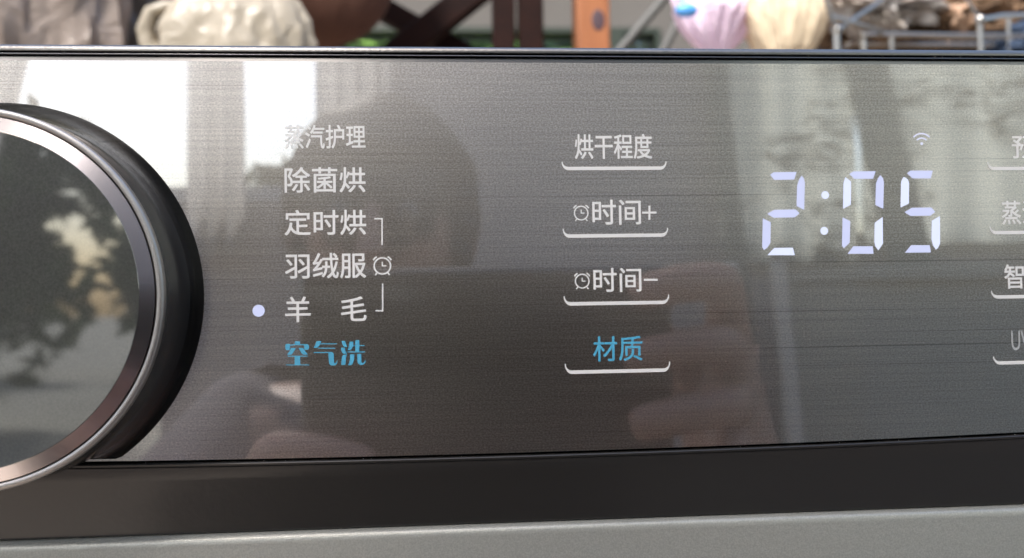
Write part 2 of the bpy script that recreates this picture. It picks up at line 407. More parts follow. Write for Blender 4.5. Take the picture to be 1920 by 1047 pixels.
# the time display
seg = {'a': 0}
DIG = [[[(170,380),(195,362),(362,360),(345,415),(200,418)], [(398,387),(414,405),(422,440),(417,636),(362,607),(366,460),(380,415)],
        [(148,665),(200,635),(355,632),(383,660),(350,690),(195,693)], [(117,697),(174,725),(172,875),(150,910),(125,928),(112,905)], [(150,965),(200,912),(335,910),(350,965)]],
       [[(745,375),(775,356),(937,354),(918,410),(782,410)], [(717,397),(758,430),(757,598),(700,628),(703,440)], [(970,383),(990,405),(997,435),(992,628),(935,600),(940,440),(955,405)],
        [(697,690),(752,717),(748,875),(705,915),(692,895)], [(988,687),(990,880),(957,930),(935,900),(928,870),(930,730)], [(732,955),(775,900),(915,900),(922,955)]],
       [[(1165,370),(1190,350),(1352,350),(1337,407),(1205,407)], [(1140,395),(1170,412),(1180,440),(1178,590),(1118,618),(1122,430)], [(1147,652),(1200,620),(1340,618),(1370,650),(1335,678),(1190,680)],
        [(1403,680),(1405,880),(1390,912),(1375,925),(1355,895),(1343,850),(1345,715)], [(1150,947),(1195,892),(1330,892),(1338,945)]]]
BR = [[0, 0, 0, 0, 1], [0, 1, 0, 0, 1, 0], [0, 1, 0, 1, 0]]
for w, D, B in zip('205', DIG, BR):
    g = empty('digit', (0, 0, ZC), dryer); g['label'] = 'lit white digit %s of the time display' % w
    for p, br in zip(D, B):
        ledpart([[P2(1400+u/3.8775, 230+v/3.8775) for u, v in p]], M_ledb if br else M_led, g, 'segment')
g = empty('colon', (0, 0, ZC), dryer)
for u, v in ((570, 528), (563, 788)):
    c = P2(1400+u/3.8775, 230+v/3.8775); ledpart([disc(c[0], c[1], .00078)], M_ledb, g, 'dot')
# lint and dust specks left on the glass
M_dust = mat('lint', (.5, .48, .45), .9)
bm = bmesh.new()
for k in range(90):
    x, z = random.uniform(-.05, .112), random.uniform(ZC-.0285, ZC+.045)
    r = random.uniform(.00002, .00006); bmesh.ops.create_icosphere(bm, subdivisions=1, radius=r, matrix=Matrix.Translation((x, -r, z)))
for k in range(5):
    x, z = random.uniform(-.02, .10), random.uniform(ZC-.025, ZC+.03); a = random.uniform(0, 6); pts = []
    for j in range(6):
        pts.append((x, -.00004, z)); x += .00022*math.cos(a); z += .00022*math.sin(a); a += random.uniform(.1, .7)
    tube(bm, pts, .00002, 4)
for k in range(26):      # crumbs lying along the trim and lower gap
    x = random.uniform(-.083, .113)
    if k % 2: bmesh.ops.create_icosphere(bm, subdivisions=1, radius=random.uniform(.00005, .0001), matrix=Matrix.Translation((x, -.0003, Zt+.0014)))
    else: bmesh.ops.create_icosphere(bm, subdivisions=1, radius=random.uniform(.00004, .00008), matrix=Matrix.Translation((x, .0001, Zb+bend(x)-.0004)))
kind(obj('lint', bm, M_dust), 'stuff')
bpy.data.objects['lint']['label'] = 'specks of pale lint and dust scattered over the control panel'; bpy.data.objects['lint']['category'] = 'lint'

# ------------------------------------------------------------------ surroundings in view above the dryer
def noisy(m, a, b, scale, strength=0, dist=.01):
    n = N(m); f = n.noise(n.coords((scale,)*3), 1, 4, .6)
    n.L(n.ramp(f, [(.3, a), (.7, b)]), n.b.inputs['Base Color'])
    if strength: n.L(n.bump(f, strength, dist), n.b.inputs['Normal'])
    return m
M_floor = noisy(mat('floor_tile', rough=.5), (.42, .33, .25), (.50, .39, .30), 3)
M_grout = mat('grout', (.07, .065, .06), .9)
M_wall = noisy(mat('grey_render', rough=.9), (.085, .078, .07), (.105, .097, .087), 4, .1)
M_frame = mat('dark_green_frame', (.020, .028, .018), .4)
M_ground = noisy(mat('outdoor_ground', rough=.9), (.13, .13, .11), (.19, .19, .16), 1)
bm = bmesh.new(); bx(bm, -60, 60, -60, 60, -.2, -.005); kind(obj('ground', bm, M_ground), 'structure')
bm = bmesh.new(); bx(bm, -3, 6.0, -1.60, 2.0, -.0049, 0); kind(obj('floor', bm, M_floor), 'structure')

def P(px, py, Y): return pix(px, py, Y)
YW = 2.0
# far wall with a long low window: the opening shows through below the lintel
xa, xb = P(600, 90, YW).x, P(1238, 90, YW).x; zt = P(960, 52, YW).z
wall = empty('wall', (0, YW, 0)); tag(wall, 'grey rendered wall with a window band behind the dryer', 'wall')
bm = bmesh.new()
bx(bm, -4, xa-.001, YW, YW+.12, 0, 1.9); bx(bm, xb+.001, 4, YW, YW+.12, 0, 1.9)
bx(bm, xa-.001, xb+.001, YW, YW+.12, zt, 1.9); bx(bm, xa-.001, xb+.001, YW, YW+.12, 0, .9)
obj('wall_face', bm, M_wall, wall)
win = empty('window', (0, YW, .9), wall)
bm = bmesh.new(); w = .016
bx(bm, xa, xb, YW-.01, YW+.05, zt-w, zt-.001); bx(bm, xb-w, xb, YW-.01, YW+.05, .9, zt-w)
bx(bm, xa, xa+w, YW-.01, YW+.05, .9, zt-w)
xm = P(1160, 70, YW).x; bx(bm, xm-.03, xm+.012, YW-.01, YW+.05, .9, zt-w)
bx(bm, xa+w, xb-w, YW-.01, YW+.05, .9, .93)
obj('window_frame', bm, M_frame, win)
M_glass = mat('window_glass', (.9, .95, .92), .02, 0, Transmission_Weight=1.0, IOR=1.45)
obj('pane', box(xa+w, xm-.03, YW+.015, YW+.021, .93, zt-w), M_glass, win)
obj('pane', box(xm+.012, xb-w, YW+.015, YW+.021, .93, zt-w), M_glass, win)
# pale building and shrub beyond the window
M_blind = mat('pale_slats', (.42, .42, .36), .8)
bl = empty('slatted_blind', (0, YW+.3, 1.2)); tag(bl, 'pale vertical slatted blind behind the right end of the far window', 'blind')
for k in range(9):
    x = xm+.03+k*.022
    obj('slat', box(x, x+.014, YW+.25, YW+.256, .9, zt+.1), mat('slat_colour', random.choice([(.50, .50, .42), (.36, .33, .24), (.55, .56, .50)]), .8), bl)
def leaf_cloud(name, c, rad, n, size, m, seedv=1, hole=.0, flat_=1.0):
    rnd = random.Random(seedv); vs, fs = [], []
    while len(fs) < n:
        v = Vector((rnd.uniform(-1, 1), rnd.uniform(-1, 1), rnd.uniform(-1, 1)))
        if v.length > 1: continue
        p = Vector((c[0]+v.x*rad[0], c[1]+v.y*rad[1], c[2]+v.z*rad[2]))
        if noise.noise(p*(2.2/max(rad))+Vector((seedv, 0, 0))) < hole: continue
        a = Vector((rnd.gauss(0, 1), rnd.gauss(0, 1), rnd.gauss(0, 1))).normalized(); b2 = a.orthogonal().normalized()
        s = size*rnd.uniform(.6, 1.3); i = len(vs)
        vs += [p-a*s, p+b2*s*.4, p+a*s, p-b2*s*.4]; fs.append((i, i+1, i+2, i+3))
    me = bpy.data.meshes.new(name); me.from_pydata(vs, [], fs)
    me.materials.append(m); return me
def leafmat(name, a, b, sc):
    m = mat(name, a, .45, Subsurface_Weight=0); n = N(m)
    f = n.noise(n.coords((sc,)*3), 1, 3); n.L(n.ramp(f, [(.35, a), (.65, b)]), n.b.inputs['Base Color']); return m
M_leaf = leafmat('leaf_green', (.05, .12, .025), (.20, .34, .07), 7)
M_leafd = leafmat('leaf_dark', (.035, .06, .025), (.09, .14, .05), 3)
M_bark = noisy(mat('bark', rough=.9), (.05, .035, .025), (.12, .09, .06), 30)
sh = empty('shrub', (.1, 3.0, 0)); tag(sh, 'leafy green shrub outside seen through the low window', 'shrub')
kind(obj('foliage', leaf_cloud('foliage', (.0, 3.0, 1.55), (1.4, .5, .9), 9000, .07, M_leaf, 3, -.5), None, sh), 'stuff')
bm = bmesh.new(); tube(bm, [(0, 3, 0), (.03, 3, .5), (0, 3, 1.2)], [.05, .04, .02], 8); obj('stem', bm, M_bark, sh)

# wooden rack: bright post, two dark posts, crossed braces, clothes rail above the picture
M_pine = mat('orange_pine', (.46, .17, .05), .45); n = N(M_pine)
g1 = n.noise(n.coords((40, 40, 3)), 1, 3, .5, .8); n.L(n.ramp(g1, [(.3, (.15, .045, .014)), (.6, (.29, .105, .036)), (.8, (.37, .16, .06))]), n.b.inputs['Base Color'])
M_knot = mat('wood_knot', (.045, .022, .03), .6)
M_dwood = noisy(mat('dark_red_wood', rough=.7), (.008, .0025, .002), (.018, .005, .003), 30); M_dwood.node_tree.nodes['Principled BSDF'].inputs['Specular IOR Level'].default_value = .12
rack = empty('wooden_rack', (0, .9, 0)); tag(rack, 'red-brown wooden rack with crossed braces and one bright orange post', 'rack')
YR = .9
def beam(name, a, b, wd, dp, m, parent, bev=.003):
    a, b = Vector(a), Vector(b); d = b-a; L = d.length
    bm = box(-wd/2, wd/2, -dp/2, dp/2, 0, L, bev, 2)
    zq = d.normalized(); yq = Vector((0, 1, 0)); xq = yq.cross(zq).normalized(); yq = zq.cross(xq)
    bm.transform(Matrix(((xq.x, yq.x, zq.x, a.x), (xq.y, yq.y, zq.y, a.y), (xq.z, yq.z, zq.z, a.z), (0, 0, 0, 1))))
    return obj(name, bm, m, parent, label=None)
ZR = 1.75
x1 = P(1108, 60, .85).x
beam('post', (x1, .85, 0), (x1, .85, ZR), .0425, .04, M_pine, rack)['label'] = 'bright orange pine post with a dark knot'
kn = lathe([(0, -.0006), (.006, -.0005), (.0085, .0)], 0, 0, 20); kn.transform(Matrix.Translation((x1+.006, .85-.0205, P(1122, 38, .83).z)) @ Matrix.Diagonal((1, 1, 1.6, 1)))
obj('knot', kn, M_knot, rack)
for a, wd in ((944, .030), (994, .033)):
    xx = P(a, 45, YR).x; beam('post', (xx, YR, 0), (xx, YR, ZR), wd, .035, M_dwood, rack)
def brace(p0, p1, Y, wd):
    a, b = P(*p0, Y), P(*p1, Y); d = (b-a).normalized()
    beam('brace', a-d*.25, b+d*.30, wd, .03, M_dwood, rack)
brace((760, 90), (905, -25), .96, .038); brace((700, 8), (850, 92), 1.0, .03)
beam('crossbar', (P(640, 0, .93).x-.05, .93, ZR-.1), (P(1240, 0, .93).x+.6, .93, ZR-.1), .03, .03, M_dwood, rack)
beam('crossbar', (-.9, .81, ZR-.12), (1.3, .81, ZR-.12), .026, .026, M_dwood, rack)
beam('post', (-.88, .85, 0), (-.88, .85, ZR), .035, .035, M_dwood, rack); beam('post', (1.28, .85, 0), (1.28, .85, ZR), .035, .035, M_dwood, rack)

# bags hanging from the rail
def bag(name, cx, Y, zlow, wd, ht, dp, m, label, cat, seed, fold=.25, group=None, round_=.5):
    """a hanging, creased sack gathered into handles at the top"""
    root = empty(name, (cx, Y, zlow)); tag(root, label, cat, 'bags hanging from the rail')
    bm = bmesh.new(); nu, nv = 120, 90; rings = []
    for j in range(nv+1):
        v = j/nv; z = zlow+ht*v
        prof = min(1, (math.sin(min(1, v/.22)*math.pi/2))**round_)*(1 if v < .55 else max(.09, math.cos((v-.55)/.45*math.pi/2)**.8))
        ring = []
        for i in range(nu):
            a = 2*math.pi*i/nu
            nz = noise.noise(Vector((math.cos(a)*2.2+seed, math.sin(a)*2.2, v*2.0)))*fold + noise.noise(Vector((math.cos(a)*7+seed, math.sin(a)*7, v*3.5)))*fold*.25 \
                + .02*math.sin(a*9+seed+4*v)*v
            nz += -fold*.5*abs(noise.noise(Vector((math.cos(a)*5+seed*3, math.sin(a)*5, v*6.0+seed)))) + fold*.10*noise.noise(Vector((math.cos(a)*18+seed, math.sin(a)*18, v*16)))
            r = prof*(1+nz)
            if j == 0: r = .02
            ring.append(bm.verts.new((cx+math.cos(a)*wd/2*r, Y+math.sin(a)*dp/2*r, z+.02*ht*noise.noise(Vector((a, seed, v*3))))))
        rings.append(ring)
    for a_, b_ in zip(rings, rings[1:]):
        for i in range(nu): bm.faces.new((a_[i], a_[(i+1) % nu], b_[(i+1) % nu], b_[i]))
    bm.faces.new(rings[0][::-1])
    obj('bag_body', bm, m, root, True)
    bm = bmesh.new(); zt_ = zlow+ht
    tube(bm, [(cx, Y, zt_-.02), (cx, (Y+.81)/2, (zt_+ZR-.1)/2), (cx, .812, ZR-.105)], [.008, .006, .005], 8); obj('handle', bm, m, root, True)
    return root
def film(name, col, trans=.35, rough=.35, crease_shade=None):
    m = mat(name, col, rough, 0); n = N(m)
    tr = n.new('ShaderNodeBsdfTranslucent'); tr.inputs[0].default_value = (*col, 1)
    if crease_shade:
        f = n.noise(n.coords(crease_shade), 1, 3, .55, 1.0); f2 = n.noise(n.coords((3, 1, 5)), 1, 2)
        rid = n.math('ABSOLUTE', n.math('SUBTRACT', f, .5)); rid = n.math('ADD', rid, n.math('MULTIPLY', n.ramp(f2, [(.42, 0.0), (.58, 1.0)]), .09))
        c = n.ramp(rid, [(.020, tuple(v*.16 for v in col)), (.062, col)]); n.L(c, n.b.inputs['Base Color']); n.L(c, tr.inputs[0])  # shade of the creases put into the colour as dark ridge lines
    mx = n.new('ShaderNodeMixShader'); mx.inputs[0].default_value = trans
    out = n.t.nodes['Material Output']; n.L(n.b.outputs[0], mx.inputs[1]); n.L(tr.outputs[0], mx.inputs[2]); n.L(mx.outputs[0], out.inputs[0])
    n.L(n.bump(n.noise(n.coords((26,)*3), 1, 3, .5, 1.5), .6, .008), n.b.inputs['Normal'])
    return m
M_greybag = film('greyish_film', (.36, .295, .255)); M_creambag = film('cream_film', (.46, .405, .32)); M_pink = film('pink_film', (.92, .74, .88), .25)
M_cream = film('warm_cream_film', (.82, .68, .49), .25); M_taupe = film('taupe_film', (.16, .135, .12))
def at(px, Y): return P(px, 60, Y).x
bag('plastic_bag', at(40, .66), .66, ZC+.16, .20, .50, .14, M_greybag, 'crumpled grey-beige plastic bag hanging at the far left above the knob', 'plastic bag', 1, .30)
bag('plastic_bag', at(185, .74), .74, ZC+.18, .15, .50, .12, M_taupe, 'greyish plastic bag hanging between the beige bag and the cream bag', 'plastic bag', 4, .35)
bag('plastic_bag', at(450, .62), .62, ZC+.155, .145, .175, .10, M_creambag, 'pale cream plastic bag with a looped handle in front of the brown sack', 'plastic bag', 8, .22, round_=1.2)
bm = bmesh.new(); Yl = .60; pts = [P(u, v, Yl) for u, v in ((292, 120), (278, 85), (272, 55), (285, 25), (310, 10), (335, 14), (352, 40), (372, 75), (385, 110))]
pts = [p+Vector((0, .004*math.sin(i*1.7), 0)) for i, p in enumerate(pts)]
tube(bm, pts, [.010, .009, .0075, .006, .0055, .006, .007, .009, .011], 10)
o = obj('handle_loop', bm, M_creambag, [x for x in bpy.data.objects if x.name.startswith('plastic_bag')][2], True)
M_brown = noisy(mat('brown_cloth', rough=.85), (.075, .028, .016), (.10, .04, .022), 12, .15)
bag('cloth_sack', at(580, .80), .80, P(600, 94, .80).z, .205, .42, .12, M_brown, 'large reddish-brown cloth sack hanging behind the cream bag', 'sack', 12, .05, round_=.38)
bag('plastic_bag', at(1345, .62), .62, P(1345, 110, .62).z, .086, .26, .07, M_pink, 'pale pink translucent plastic bag right of the orange post', 'plastic bag', 17, .36, round_=.8)
bag('plastic_bag', at(1470, .60), .60, P(1470, 135, .60).z, .082, .30, .07, M_cream, 'warm cream plastic bag between the pink bag and the wire stand', 'plastic bag', 23, .30)
M_bluepl = mat('blue_plastic', (.10, .36, .80), .35)
bm = bmesh.new(); p = P(1287, 20, .56)
bmesh.ops.create_uvsphere(bm, u_segments=20, v_segments=12, radius=.0085, matrix=Matrix.Translation(p) @ Matrix.Diagonal((1.25, .8, .75, 1)))
tube(bm, [p, (p.x, .7, p.z+.16), (p.x, .811, ZR-.12)], .0015, 6)
tag(obj('clothes_peg', bm, M_bluepl, None, True), 'small bright blue plastic peg beside the pink bag', 'peg')
# slanted grey struts near the window's right end
M_alu = mat('grey_tube', (.10, .097, .09), .6, .3)
st = empty('metal_frame', (at(1220, 1.3), 1.3, 0)); tag(st, 'grey tubular folding frame with slanted legs in front of the far window', 'frame')
for p0, p1 in (((1252, -10), (1175, 80)), ((1282, 20), (1236, 110))):
    a, b = P(*p0, 1.3), P(*p1, 1.3); d = (a-b).normalized(); k = (b.z-.0)/d.z
    bm = bmesh.new(); tube(bm, [b-d*k, b, a+d*.25], .0085, 10); obj('leg', bm, M_alu, st, True)
# wire stand with ball ends
M_wire = mat('chromed_wire', (.42, .40, .37), .32, 1.0)
YS = .62
ws = empty('wire_stand', (at(1700, YS), YS, ZC+.05)); tag(ws, 'chromed wire stand with round ball ends holding the dry brown roots', 'wire rack')
def rod(p, Ys, r, name='rod'):
    bm = bmesh.new(); tube(bm, [P(a, b, y) for (a, b), y in zip(p, Ys)], r, 10); return obj(name, bm, M_wire, ws, True)
zb = Zt+.0035
zsh = P(1790, 72, .64).z-.024          # shelf of parallel wires that the roots lie on
for k in range(7):
    bm = bmesh.new(); yy = .56+.028*k; tube(bm, [(at(1555, YS), yy, zsh), (at(2010, YS), yy, zsh)], .0018, 8); obj('rod', bm, M_wire, ws, True)
for xx in (at(1560, YS), at(2000, YS)):
    bm = bmesh.new(); tube(bm, [(xx, .555, zsh-.003), (xx, .735, zsh-.003)], .0022, 8); obj('rod', bm, M_wire, ws, True)
    for yy in (.56, .73):
        bm = bmesh.new(); tube(bm, [(xx, yy, zsh-.004), (xx, yy, zb)], .0026, 8); obj('leg', bm, M_wire, ws, True)
def drop(px, py, Y, r):
    a = P(px, py, Y); bm = bmesh.new(); tube(bm, [a, (a.x, Y, (a.z+zb)/2), (a.x, Y, zb)], r, 10); obj('leg', bm, M_wire, ws, True)
drop(1568, 58, .50, .0030); drop(1671, 62, .58, .0026); drop(1890, 30, .58, .0024); drop(1837, 38, .50, .0022)
for q_, Y, r in (((1568, 57), .50, .0048), ((1837, 38), .50, .0046)):
    bm = bmesh.new(); bmesh.ops.create_uvsphere(bm, u_segments=20, v_segments=14, radius=r, matrix=Matrix.Translation(P(*q_, Y))); obj('ball_end', bm, M_wire, ws, True)
rod([(1837, 38), (1880, 30), (1990, 27)], (.50, .53, .56), .0022); rod([(1837, 38), (1808, -8), (1800, -40)], (.50, .5, .5), .0012)
rod([(1568, 57), (1556, 30), (1548, -10)], (.50, .49, .48), .0022); rod([(1568, 57), (1640, 10), (1700, -40)], (.50, .54, .58), .0018)
rod([(1556, 30), (1640, 55), (1671, 62)], (.49, .54, .58), .0018); rod([(1671, 62), (1780, 70), (1990, 72)], (.58, .58, .58), .002)
# white lacy cloth and brown dried roots
def lump(name, p, rad, m, seed, amp=.35, freq=2.0, sub=5):
    bm = bmesh.new(); bmesh.ops.create_icosphere(bm, subdivisions=sub, radius=1)
    for v in bm.verts:
        d = v.co.copy(); k = 1+amp*noise.noise(d*freq+Vector((seed, 0, 0)))+amp*.6*noise.noise(d*freq*2.7+Vector((0, seed, 0)))+amp*.3*noise.noise(d*freq*7+Vector((0, 0, seed)))
        v.co = Vector((d.x*rad[0], d.y*rad[1], d.z*rad[2]))*k+Vector(p)
    return obj(name, bm, m, None, True)
M_root = noisy(mat('dry_root', rough=.9), (.04, .022, .012), (.26, .16, .09), 40, .6, .006)
M_lace = mat('white_lace', (.72, .69, .66), .9); n = N(M_lace)
vo = n.new('ShaderNodeTexVoronoi'); n.L(n.coords((55,)*3), vo.inputs[0]); vo.inputs['Scale'].default_value = 1
n.L(n.ramp(vo.outputs[0], [(.15, (.80, .76, .73)), (.6, (.34, .29, .25))]), n.b.inputs['Base Color'])
n.L(n.bump(vo.outputs[0], 1, .01), n.b.inputs['Normal'])
M_grcl = noisy(mat('grey_cloth', rough=.95), (.30, .26, .24), (.42, .38, .35), 20, .3)
tag(lump('root_bundle', P(1790, 72, .64), (.105, .05, .026), M_root, 5, .6, 2.6), 'twisted dry brown root lying across the wire stand', 'root', 'dry roots on the wire stand')
tag(lump('root_bundle', P(1625, 62, .66), (.045, .04, .014), M_root, 9, .5, 2.4), 'small brown root piece behind the first wire leg', 'root', 'dry roots on the wire stand')
tag(lump('root_bundle', P(1900, 62, .70), (.07, .05, .03), M_root, 14, .5, 2.4), 'knotty brown root at the right end of the wire stand', 'root', 'dry roots on the wire stand')
tag(lump('lace_cloth', P(1640, 14, .60), (.052, .035, .022), M_lace, 3, .6, 3.0), 'crumpled white lacy cloth draped over the left end of the wire stand', 'cloth')
tag(lump('grey_cloth', P(1790, -12, .70), (.13, .04, .028), M_grcl, 7, .3, 2.0), 'folded grey cloth lying above the brown roots', 'cloth')
tag(lump('tan_pouch', P(1800, 34, .60), (.014, .012, .013), noisy(mat('tan_skin', rough=.8), (.36, .22, .14), (.48, .32, .22), 60), 2, .3, 2.0, 4), 'small tan pouch lying on the brown roots beside the ball end', 'pouch')
M_navy = mat('navy_cloth', (.03, .05, .09), .9)
tag(lump('navy_cloth', P(1900, 88, .60), (.03, .03, .022), M_navy, 11, .3), 'dark navy cloth at the lower right corner behind the trim', 'cloth')
M_dark = noisy(mat('dark_basket', rough=.9), (.012, .008, .006), (.03, .02, .015), 50, .5)
bm = box(at(1548, .74), at(1990, .74), .74, .84, Zt+.0036-.0, P(1700, 40, .74).z, .01); tag(obj('basket', bm, M_dark), 'low dark brown basket behind the wire stand and roots', 'basket')

# ------------------------------------------------------------------ what the glass reflects: the place behind the camera
YB = -1.6
M_plas = noisy(mat('warm_plaster', rough=.9), (.38, .35, .33), (.47, .43, .41), 2, .05)
rw = empty('wall', (0, YB, 0)); tag(rw, 'warm grey plaster wall with a wide window, facing the control panel', 'wall')
WX0, WX1, WZ0, WZ1 = -1.75, -.14, ZC+.225, 2.45
DX, DZ = -.64, ZC-.45                       # the left part of the opening reaches lower
RX0, RX1, RZ0 = .60, 2.1, ZC+.14            # second opening, added so the sky backlights the crinkled curtains
bm = bmesh.new()
bx(bm, -3.0, WX0, YB-.12, YB, 0, 3.2); bx(bm, WX1, RX0, YB-.12, YB, 0, 3.2); bx(bm, RX1, 6.0, YB-.12, YB, 0, 3.2)
bx(bm, WX0, DX, YB-.12, YB, 0, DZ); bx(bm, DX, WX1, YB-.12, YB, 0, WZ0); bx(bm, WX0, WX1, YB-.12, YB, WZ1, 3.2)
bx(bm, RX0, RX1, YB-.12, YB, 0, RZ0); bx(bm, RX0, RX1, YB-.12, YB, WZ1, 3.2)
obj('wall_face', bm, M_plas, rw)
M_white = mat('white_frame', (.62, .62, .62), .4)
wn2 = empty('window', (WX0, YB, WZ0), rw); bm = bmesh.new(); w = .035
bx(bm, DX, WX1, YB-.08, YB-.03, WZ0, WZ0+w); bx(bm, WX0, WX1, YB-.08, YB-.03, WZ1-w, WZ1); bx(bm, WX0, DX, YB-.08, YB-.03, DZ, DZ+w)
bx(bm, WX0, WX0+w, YB-.08, YB-.03, DZ+w, WZ1-w); bx(bm, WX1-w, WX1, YB-.08, YB-.03, WZ0+w, WZ1-w)
obj('window_frame', bm, M_white, wn2)
def curtain(name, x0, x1, z0, z1, Y, m, label, folds, amp, seed, lean=0, flare=0, n=240):
    bm = bmesh.new(); nz = 40; cols = []
    for i in range(n+1):
        u = i/n; c = []
        for j in range(nz+1):
            v = j/nz; x = x0+(x1-x0)*u
            y = Y+amp*math.sin(u*folds*2*math.pi+seed+.8*noise.noise(Vector((u*3, v*2, seed))))*(1-.3*v)+amp*.5*noise.noise(Vector((u*folds*1.7, v*1.5, seed)))
            c.append(bm.verts.new((x+lean*(1-v)+flare*(u-.5)*(1-v), y, z0+(z1-z0)*v)))
        cols.append(c)
    for a, b in zip(cols, cols[1:]):
        for j in range(nz): bm.faces.new((a[j], b[j], b[j+1], a[j+1]))
    o = obj(name, bm, m, None, True); return tag(o, label, 'curtain')
M_sheer = film('sheer_white', (.50, .49, .48), .55, .8)
curtain('curtain', -1.02, -.58, ZC+.27, 2.5, YB+.06, M_sheer, 'white sheer curtain drawn back at the far left of the window', 8, .02, 3, -.36)
curtain('curtain', -.56, -.44, ZC+.10, 2.5, YB+.05, M_sheer, 'narrow white sheer curtain gathered in the middle of the window', 3, .02, 1)
curtain('curtain', -.30, -.13, ZC+.10, 2.5, YB+.05, M_sheer, 'white sheer curtain gathered at the right jamb of the window', 4, .02, 5)
# pale green sheet, its crinkles shaded in the colour
M_sheet = film('crinkled_pale_sheet', (.57, .605, .55), .60, .5, (9, 1, 44))
curtain('curtain', .585, .90, ZC+.07, 2.5, YB+.035, M_sheet, 'crinkled pale green curtain panel hanging left of the dark board', 3.2, .013, 2, .0)
curtain('curtain', .905, 2.05, ZC+.11, 2.5, YB+.040, M_sheet, 'wide crinkled pale green curtain right of the dark board', 8.5, .016, 8, .0)
M_gtrim = noisy(mat('grey_green_board', rough=.8), (.15, .17, .15), (.20, .225, .195), 2)  # added planks that stand in for the slanted dark folds of the curtains
def lean_board(name, xt, zt_, xb_, zb_, wt, y, label):
    d = (xt-xb_)/(zt_-zb_); x0_, x1_ = xb_+d*(0-zb_), xb_+d*(2.6-zb_)
    bm = box(-.5, .5, -.5, .5, -.5, .5)
    for v in bm.verts:
        top_ = v.co.z > 0; v.co = Vector(((x1_ if top_ else x0_)+v.co.x*wt, y+v.co.y*.02, 2.6 if top_ else .0))
    bmesh.ops.bevel(bm, geom=bm.edges[:], offset=.003, segments=1, affect='EDGES')
    tag(obj(name, bm, M_gtrim), label, name.split('_')[-1])
lean_board('band_post', .560, ZC+.50, .600, ZC+.06, .042, YB+.10, 'dark grey-green leaning post added as the dark band left of the crinkled curtains')
lean_board('band_board', .885, ZC+.50, .945, ZC+.20, .095, YB+.12, 'dark grey-green leaning board added as the dark band between the two crinkled curtains')
M_pale = noisy(mat('pale_board', rough=.7), (.60, .58, .52), (.70, .68, .62), 3)
for xa_, xb2, w_, lb in ((.414, .447, .036, 'wide pale upright board standing in front of the low cabinet'), (.500, .508, .020, 'narrow pale batten standing in front of the low cabinet')):
    bm = box(-.5, .5, -.5, .5, -.5, .5)
    for v in bm.verts: tp = v.co.z > 0; v.co = Vector(((xa_ if tp else xb2+.06)+v.co.x*w_, -1.05+v.co.y*.02, ZC+.052 if tp else 0))
    bmesh.ops.bevel(bm, geom=bm.edges[:], offset=.002, segments=1, affect='EDGES')
    tag(obj('upright_board' if w_ > .03 else 'wooden_batten', bm, M_pale), lb, 'board' if w_ > .03 else 'batten')
# cabinet under the curtains
cab = empty('cabinet', (1.3, YB+.3, 0)); tag(cab, 'low grey-green cabinet under the crinkled curtains', 'cabinet')
M_cab = noisy(mat('cabinet_grey', rough=.6), (.26, .28, .25), (.32, .34, .305), 2)
obj('cabinet_body', box(.66, 2.2, YB+.16, YB+.50, 0, ZC+.02, .005), M_cab, cab); obj('cabinet_top', box(.65, 2.22, YB+.15, YB+.52, ZC+.0205, ZC+.045, .004), M_cab, cab)
# tree outside the window
tr = empty('tree', (-2.6, -5.2, 0)); tag(tr, 'dark leafy tree standing outside the window left of the camera', 'tree')
kind(obj('crown', leaf_cloud('crown', (-3.75, -5.2, 1.35), (1.5, .8, 1.35), 3300, .11, M_leafd, 5, .07), None, tr), 'stuff')
bm = bmesh.new(); tube(bm, [(-3.9, -5.2, 0), (-3.85, -5.2, .6), (-3.95, -5.2, 1.2), (-3.9, -5.3, 1.9)], [.14, .11, .08, .03], 10); obj('trunk', bm, M_bark, tr, True)

hg = kind(obj('sillscreen', leaf_cloud('sillscreen', (-.55, -4.2, 1.08), (1.15, .35, .52), 3400, .07, M_leafd, 9, -.2)), 'stuff')  # unseen foliage added to roughen the lower edge of the window reflection
tl = kind(obj('leafscreen', leaf_cloud('leafscreen', (-5.2, -9.5, .9), (4.0, .6, .95), 4200, .17, M_leafd, 21, .02)), 'stuff')  # unseen leaf cloud added to hide the yellow horizon the knob reflects
tl['label'] = 'distant dark treeline added outside to cover the yellow horizon'; tl['category'] = 'leafscreen'
hg['label'] = 'low dark leafy hedge added outside to break up the bright window edge'; hg['category'] = 'sillscreen'
# ------------------------------------------------------------------ the photographer, seen dimly in the glass
M_skin = mat('skin', (.36, .215, .165), .5, Subsurface_Weight=.1)
M_hair = mat('black_hair', (.015, .012, .010), .5); M_shirt = noisy(mat('dark_shirt', rough=.9), (.095, .085, .10), (.125, .112, .13), 30)
M_trous = noisy(mat('trousers', rough=.9), (.03, .03, .035), (.045, .045, .05), 30)
def skin(name, verts, edges, rad, m, parent, root=0, sub=2, label=None):
    me = bpy.data.meshes.new(name); me.from_pydata([Vector(v) for v in verts], edges, [])
    o = bpy.data.objects.new(name, me); COL.objects.link(o)
    sk = o.modifiers.new('skin', 'SKIN'); sk.use_smooth_shade = True
    for i, r in enumerate(rad):
        s = me.skin_vertices[0].data[i]; s.radius = (r, r) if not hasattr(r, '__len__') else r; s.use_root = (i == root)
    sb = o.modifiers.new('sub', 'SUBSURF'); sb.levels = sb.render_levels = sub
    bpy.context.view_layer.update()
    m2 = bpy.data.meshes.new_from_object(o.evaluated_get(bpy.context.evaluated_depsgraph_get()))
    bpy.data.objects.remove(o); m2.materials.clear(); m2.materials.append(m)
    return obj(name, m2, m, parent, True, label)
person = empty('person', (-.06, -.62, 0)); tag(person, 'crouching person in a dull lavender-grey shirt holding a phone towards the control panel', 'person')
V, E_, Rd = [], [], []
def add(p, r, par=None):
    V.append(p); Rd.append(r)
    if par is not None: E_.append((par, len(V)-1))
    return len(V)-1
